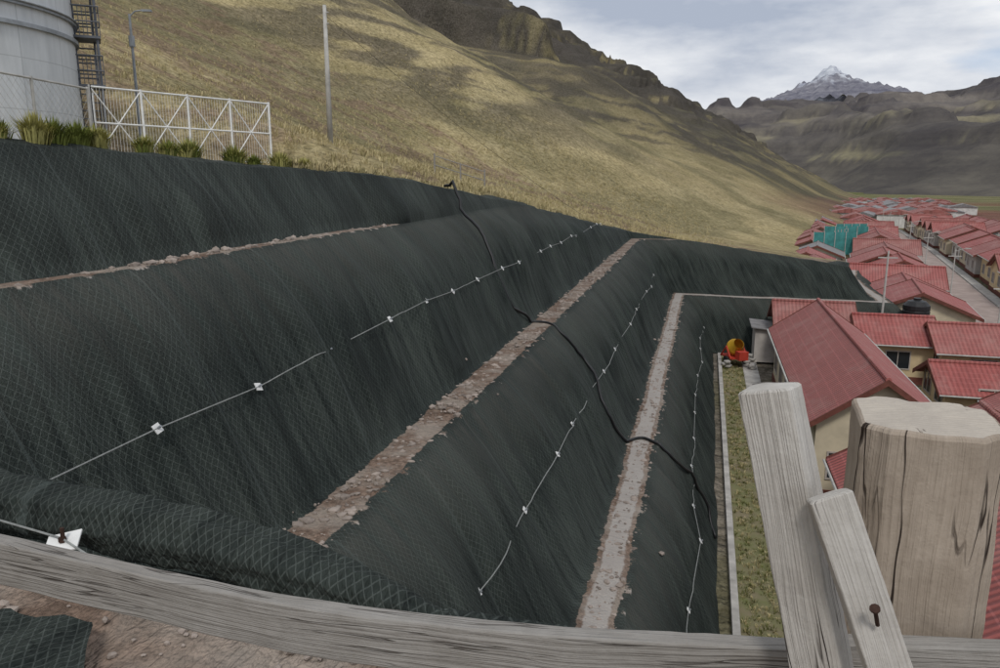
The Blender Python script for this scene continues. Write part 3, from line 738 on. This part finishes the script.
def house(x,y,rot,L,W,zg,h,rise,wm=None,rm=None,oh=.45,name='red_roof_house'):
    e=empty(name,(x,y,zg),rot);wm=wm or m_cream;rm=rm or m_roof
    w,l=W/2,L/2
    mb=MB();mb.add([(-w,-l,-.5),(w,-l,-.5),(w,l,-.5),(-w,l,-.5),(-w,-l,h),(w,-l,h),(w,l,h),(-w,l,h),(0,-l,h+rise),(0,l,h+rise)],
      [(0,1,5,8,4),(2,3,7,9,6),(1,2,6,5),(3,0,4,7)]);mb.obj('walls',[wm],parent=e)
    mb=MB();k=rise/w
    for sgn in (-1,1):
        a=(sgn*(w+oh),h-oh*k+.05);c=(0,h+rise+.05);th=.10
        lo=l+oh
        mb.add([(a[0],-lo,a[1]),(c[0],-lo,c[1]),(c[0],lo,c[1]),(a[0],lo,a[1]),(a[0],-lo,a[1]+th),(c[0],-lo,c[1]+th),(c[0],lo,c[1]+th),(a[0],lo,a[1]+th)],
          [(3,2,1,0),(4,5,6,7),(0,1,5,4),(2,3,7,6),(3,0,4,7)] if sgn<0 else [(0,1,2,3),(7,6,5,4),(4,5,1,0),(6,7,3,2),(7,4,0,3)])
    mb.obj('roof',[rm],parent=e)
    mb=MB();mb.tube([(0,-l-oh,h+rise+.16),(0,l+oh,h+rise+.16)],.12,8,0)
    for sgn in (-1,1):
        mb.tube([(sgn*(w+oh+.07),-l-oh,h-oh*k+.08),(sgn*(w+oh+.07),l+oh,h-oh*k+.08)],.05,6,1)
        for yy_ in (-l-oh-.022,l+oh+.022):
            mb.add([(sgn*(w+oh),yy_-.02,h-oh*k-.06),(0,yy_-.02,h+rise-.06),(0,yy_-.02,h+rise+.2),(sgn*(w+oh),yy_-.02,h-oh*k+.2),
                (sgn*(w+oh),yy_+.02,h-oh*k-.06),(0,yy_+.02,h+rise-.06),(0,yy_+.02,h+rise+.2),(sgn*(w+oh),yy_+.02,h-oh*k+.2)],
                [(0,1,2,3),(7,6,5,4),(0,4,5,1),(1,5,6,2),(2,6,7,3),(3,7,4,0)],2)
    mb.obj('ridge_and_gutters',[rm,m_pole,m_trim],parent=e)
    mb=MB();g=MB()
    def win(cx,cy,cz,ww,hh_,ax):
        sz=(ww,.05,hh_) if ax=='x' else (.05,ww,hh_)
        g.box((cx,cy,cz),sz)
        f=.07
        for dz in (-1,1):
            s2=(ww+2*f,.11,f) if ax=='x' else (.11,ww+2*f,f);mb.box((cx,cy,cz+dz*(hh_/2+f/2)),s2)
        for dd in (-1,0,1):
            s2=(f if dd else .045,.11,hh_) if ax=='x' else (.11,f if dd else .045,hh_)
            off=dd*(ww/2+f/2);mb.box((cx+(off if ax=='x' else 0),cy+(off if ax=='y' else 0),cz),s2)
    for yy_ in (-l,l):
        win(-w*.5,yy_,1.55,1.3,1.1,'x');win(w*.5,yy_,1.55,1.3,1.1,'x')
    n=max(1,int(L/3))
    for xx_ in (-w,w):
        for i in range(n): win(xx_,-l+L*(i+.5)/n,1.55,1.4,1.1,'y')
    mb.obj('window_frames',[m_fr],parent=e);g.obj('windows',[m_glass],parent=e)
    mb=MB();mb.box((0,-l,1.05),(.95,.09,2.1));mb.box((0,-l,2.16),(1.1,.13,.1));
    mb.obj('door',[m_trim],parent=e)
    mb=MB()
    for yy_ in (-l-.03,l+.03): mb.box((0,yy_,.2),(W+.12,.05,.5))
    for xx_ in (-w-.03,w+.03): mb.box((xx_,0,.2),(.05,L,.5))
    mb.obj('plinth',[m_trim],parent=e)
    return e
gz=-13.5
house(7.35,42.4,0,19.6,4.9,gz,3.55,1.75,m_cream,m_roof)
house(8.4,22.5,0,14,6,gz,2.9,1.8,m_cream,m_roof)
house(7.7,57.5,math.pi/2,4.6,5,gz,3.0,1.4,m_cream,m_roof2)
house(12.6,56,math.pi/2,4.2,5,gz,2.7,1.2,m_yel,m_roof)
house(17.2,54.5,math.pi/2,4.8,4.6,gz,2.6,1.2,m_yel,m_roof)
house(22.3,53.5,math.pi/2,4.8,4.8,gz,2.8,1.3,m_cream,m_roof)
house(15.4,47.0,math.pi/2,4.6,4.6,gz,1.9,1.0,m_yel,m_roof)
house(17.0,37.5,0,8,5.4,gz,2.4,1.5,m_yel,m_roof)
house(21.4,46.5,math.pi/2,5,5,gz,2.4,1.3,m_cream,m_roof)
house(12.6,33,0,9,4,gz,2.0,1.1,m_cream,m_roof2)
mb=MB()
mb.box((5.0,58.2,-12.2),(2.2,3.0,2.4),1);mb.box((5.0,58.2,-10.95),(2.8,3.6,.06),0,Matrix.Rotation(.08,3,'Y'));mb.obj('tin_shed',[m_tin,m_grey])
vr=-math.atan(.145)
def sx(y): return 14.7+.145*y
m_whw=simple('white_wall',(.62,.61,.58),.9,.25,.8)
wl=[m_cream,m_yel,m_cream,m_grey,m_whw]
for y in np.arange(66,215,8.6):
    house(sx(y)-7.6+random.uniform(-.6,.6),y,vr+random.choice([0,0,math.pi/2]),7.6,7.2,float(G(y)),2.7+random.uniform(-.3,.5),1.5,random.choice(wl),random.choice([m_roof,m_roof,m_roof2]))
for y in np.arange(70,225,9.0):
    house(sx(y)+7.6+random.uniform(-.5,.5),y+1,vr+(math.pi/2 if random.random()<.3 else 0),7.8,7.4,float(G(y)),2.9+random.uniform(-.2,.3),1.5,random.choice(wl),random.choice([m_roof,m_roof,m_roof2]))
for y in np.arange(84,200,9.5):
    house(sx(y)-16.5+random.uniform(-1,1),y,vr,7.0,6,float(G(y)),2.7,1.2,random.choice(wl),random.choice([m_roof,m_roof2,m_tin]))
for y in np.arange(80,225,9.5):
    house(sx(y)+17.5+random.uniform(-1,1),y,vr,8,7,float(G(y)),2.8,1.4,random.choice(wl),random.choice([m_roof,m_roof2]))
# street
m_street=simple('street_mat',(.36,.29,.26),.95,.25,.6)
def ribbon(name,off,w,ya,yb,dz,m,h=0):
    vs=[];fs=[]
    yy=np.arange(ya,yb,6.)
    for y in yy: 
        for o_ in (off-w/2,off+w/2): vs.append((sx(y)+o_,y,float(G(y))+dz))
    for i in range(len(yy)-1): fs.append((i*2,i*2+1,i*2+3,i*2+2))
    if h:
        o2=len(vs);vs+=[(a,b_,c-h) for a,b_,c in vs]
        for i in range(len(yy)-1): fs.append((i*2+1,i*2+1+o2,i*2+3+o2,i*2+3));fs.append((i*2+2,i*2+2+o2,i*2+o2,i*2))
    mb=MB();mb.add(vs,fs);mb.obj(name,[m])
ribbon('street',0,4.0,57,230,.03,m_street)
ribbon('sidewalk',-2.6,1.1,57,230,.15,m_conc,.2);ribbon('sidewalk',2.6,1.1,57,230,.15,m_conc,.2)
for y in np.arange(62,210,24):
    g_=float(G(y));mb=MB();mb.tube([(0,0,0),(0,0,6.0)],.07,8,0,.05);mb.tube([(0,0,5.8),(.9,0,6.1)],.03,5);mb.box((1.1,0,6.1),(.5,.2,.1));mb.box((0,0,5.3),(1.2,.08,.08))
    mb.obj('street_lamp',[m_pole],loc=(sx(y)-2.7,y,g_))
mb=MB();mb.tube([(0,0,0),(0,0,8.0)],.10,8,0,.06);mb.box((0,0,7.5),(1.3,.08,.08));mb.obj('utility_pole',[m_pole],loc=(12.9,60.5,gz))
# black water tank on a stand
mb=MB()
for x in (-.7,.7):
    for y in (-.7,.7): mb.box((x,y,1.4),(.15,.15,2.8),1)
mb.box((0,0,2.85),(1.8,1.8,.12),1)
prof=[(.0,2.92),(.85,2.92),(.9,3.0),(.9,3.35),(.86,3.4),(.9,3.45),(.9,3.8),(.86,3.85),(.9,3.9),(.88,4.2),(.6,4.5),(.25,4.6),(.25,4.72),(0,4.72)]
vs=[];fs=[];n=20
for r,z_ in prof:
    for k in range(n): vs.append((r*math.cos(2*math.pi*k/n),r*math.sin(2*math.pi*k/n),z_))
for i in range(len(prof)-1):
    for k in range(n): fs.append((i*n+k,i*n+(k+1)%n,(i+1)*n+(k+1)%n,(i+1)*n+k))
mb.add(vs,fs,0);mb.obj('water_tank',[m_hose,m_conc],loc=(15.0,60,gz))
# teal cloth fences
for (x,y,l,r_) in ((18.0,118,6,.2),(20.5,129,6,1.1),(23,140,7,.1),(25.5,150,6,.4)):
    mb=MB();n=12
    for i in range(5): mb.tube([(-l/2+l*i/4,0,0),(-l/2+l*i/4,0,3.4)],.06,5,1)
    vs=[(-l/2+l*i/n,.08+.12*math.sin(i*2.1),z_) for z_ in (.1,1.0,2.2,3.3) for i in range(n+1)]
    fs=[(j*(n+1)+i,j*(n+1)+i+1,(j+1)*(n+1)+i+1,(j+1)*(n+1)+i) for j in range(3) for i in range(n)]
    mb.add(vs,fs,0);o_=mb.obj('shade_cloth_fence',[m_teal,m_pole],loc=(x,y,float(Nat(x,y))));o_.rotation_euler=(0,0,r_)
# concrete mixer at the foot of the slope
m_yp=simple('yellow_paint',(.62,.36,.03),.5,.2,4,.4);m_rp=simple('red_paint',(.45,.05,.03),.5,.2,4,.4)
ce=empty('concrete_mixer',(2.5,55.8,-13.4),.5)
mb=MB();prof=[(.25,-.55),(.5,-.35),(.62,0),(.6,.25),(.35,.65),(.37,.7)]
vs=[];fs=[];n=18;T=Matrix.Translation((0,0,1.15))@Matrix.Rotation(.9,4,'X')
for r,z_ in prof:
    for k in range(n): vs.append((r*math.cos(2*math.pi*k/n),r*math.sin(2*math.pi*k/n),z_))
for i in range(len(prof)-1):
    for k in range(n): fs.append((i*n+k,i*n+(k+1)%n,(i+1)*n+(k+1)%n,(i+1)*n+k))
mb.add(vs,fs,0,T);mb.obj('drum',[m_yp],parent=ce,smooth=True)
mb=MB();mb.box((0,.0,.55),(1.3,1.6,.1));
for x in (-.65,.65): mb.tube([(x,-.7,.5),(x,0,1.3),(x,.7,.5)],.06,6)
mb.box((.0,-1.0,.8),(.7,.6,.6));mb.tube([(0,.7,.5),(0,1.7,.35)],.05,6);mb.obj('frame',[m_rp],parent=ce)
mb=MB()
for x in (-.75,.75): mb.tube([(x-.07,-.2,.32),(x+.07,-.2,.32)],.32,14)
mb.obj('wheels',[m_dark],parent=ce)
for (x,y,s) in ((3.6,56.8,.5),(1.9,54.5,.4),(3.5,54.6,.45)):
    mb=MB()
    for k in range(5): mb.box((random.uniform(-.3,.3),random.uniform(-.3,.3),.12+.17*(k//2)),(s,.35,.17),0,Matrix.Rotation(random.uniform(-.6,.6),3,'Z'))
    mb.obj('cement_bags',[m_conc],loc=(x,y,-13.45),bevel=.05)
# far village clusters as a single mass
mb=MB()
for i in range(170):
    y=random.uniform(228,650);x=y*random.uniform(.12,.25)+random.uniform(-8,14)
    g_=float(G(y));w=random.uniform(6,12);l=random.uniform(6,12);hh_=random.uniform(2.5,4)
    T=Matrix.Translation((x,y,g_))@Matrix.Rotation(vr+random.uniform(-.2,.2),4,'Z')
    mb.add([(-w/2,-l/2,-1),(w/2,-l/2,-1),(w/2,l/2,-1),(-w/2,l/2,-1),(-w/2,-l/2,hh_),(w/2,-l/2,hh_),(w/2,l/2,hh_),(-w/2,l/2,hh_)],[(0,1,5,4),(1,2,6,5),(2,3,7,6),(3,0,4,7)],random.choice([1,2]),T)
    mb.add([(-w/2-.4,-l/2-.4,hh_),(0,-l/2-.4,hh_+1.4),(w/2+.4,-l/2-.4,hh_),(-w/2-.4,l/2+.4,hh_),(0,l/2+.4,hh_+1.4),(w/2+.4,l/2+.4,hh_)],[(0,1,4,3),(1,2,5,4),(0,2,1),(3,4,5)],random.choice([0,0,3]),T)
mb.obj('distant_houses',[m_roof2,m_whw,m_grey,m_tin])
# ------------------------------------------------------------------ light
w=bpy.data.worlds.new('World');scene.world=w;w.use_nodes=True;nt=w.node_tree
bg=nt.nodes['Background'];bg.inputs[1].default_value=.1
sun_el,sun_az=math.radians(50),math.radians(165)   # azimuth clockwise from +Y
sk=nd(nt,'ShaderNodeTexSky');sk.sky_type='NISHITA';sk.sun_disc=False;sk.sun_elevation=sun_el;sk.sun_rotation=sun_az;sk.altitude=3800
g=nd(nt,'ShaderNodeTexCoord').outputs['Generated']
n1=noise(nt,mp(nt,g,(1.3,1.3,4.5),(.4,.1,.2)),1.6,5,.55);n2=noise(nt,mp(nt,g,(1.6,1.6,5),(3,1,0)),1.9,7,.56)
cl=mix(nt,ramp(nt,n2,.38,.62),(4.2,4.75,5.8),(8.9,9.05,9.3))
colr=mix(nt,ramp(nt,n1,.26,.42),sk.outputs[0],cl)
nt.links.new(colr,bg.inputs[0])
sl=bpy.data.lights.new('sun','SUN');sl.energy=1.5;sl.angle=math.radians(12);sl.color=(1,.96,.9)
so_=bpy.data.objects.new('sun',sl);scene.collection.objects.link(so_)
dirv=Vector((math.sin(sun_az)*math.cos(sun_el),math.cos(sun_az)*math.cos(sun_el),math.sin(sun_el)))
so_.rotation_euler=dirv.to_track_quat('Z','Y').to_euler()
# ------------------------------------------------------------------ camera
cd=bpy.data.cameras.new('camera');cam=bpy.data.objects.new('camera',cd);scene.collection.objects.link(cam)
cd.sensor_width=36;cd.lens=27.47;cd.clip_end=30000;cd.clip_start=.05
cam.rotation_euler=(math.radians(90-11.92),0,math.radians(14.94));scene.camera=cam
scene.view_settings.view_transform='Standard';scene.view_settings.look='None';scene.view_settings.exposure=0
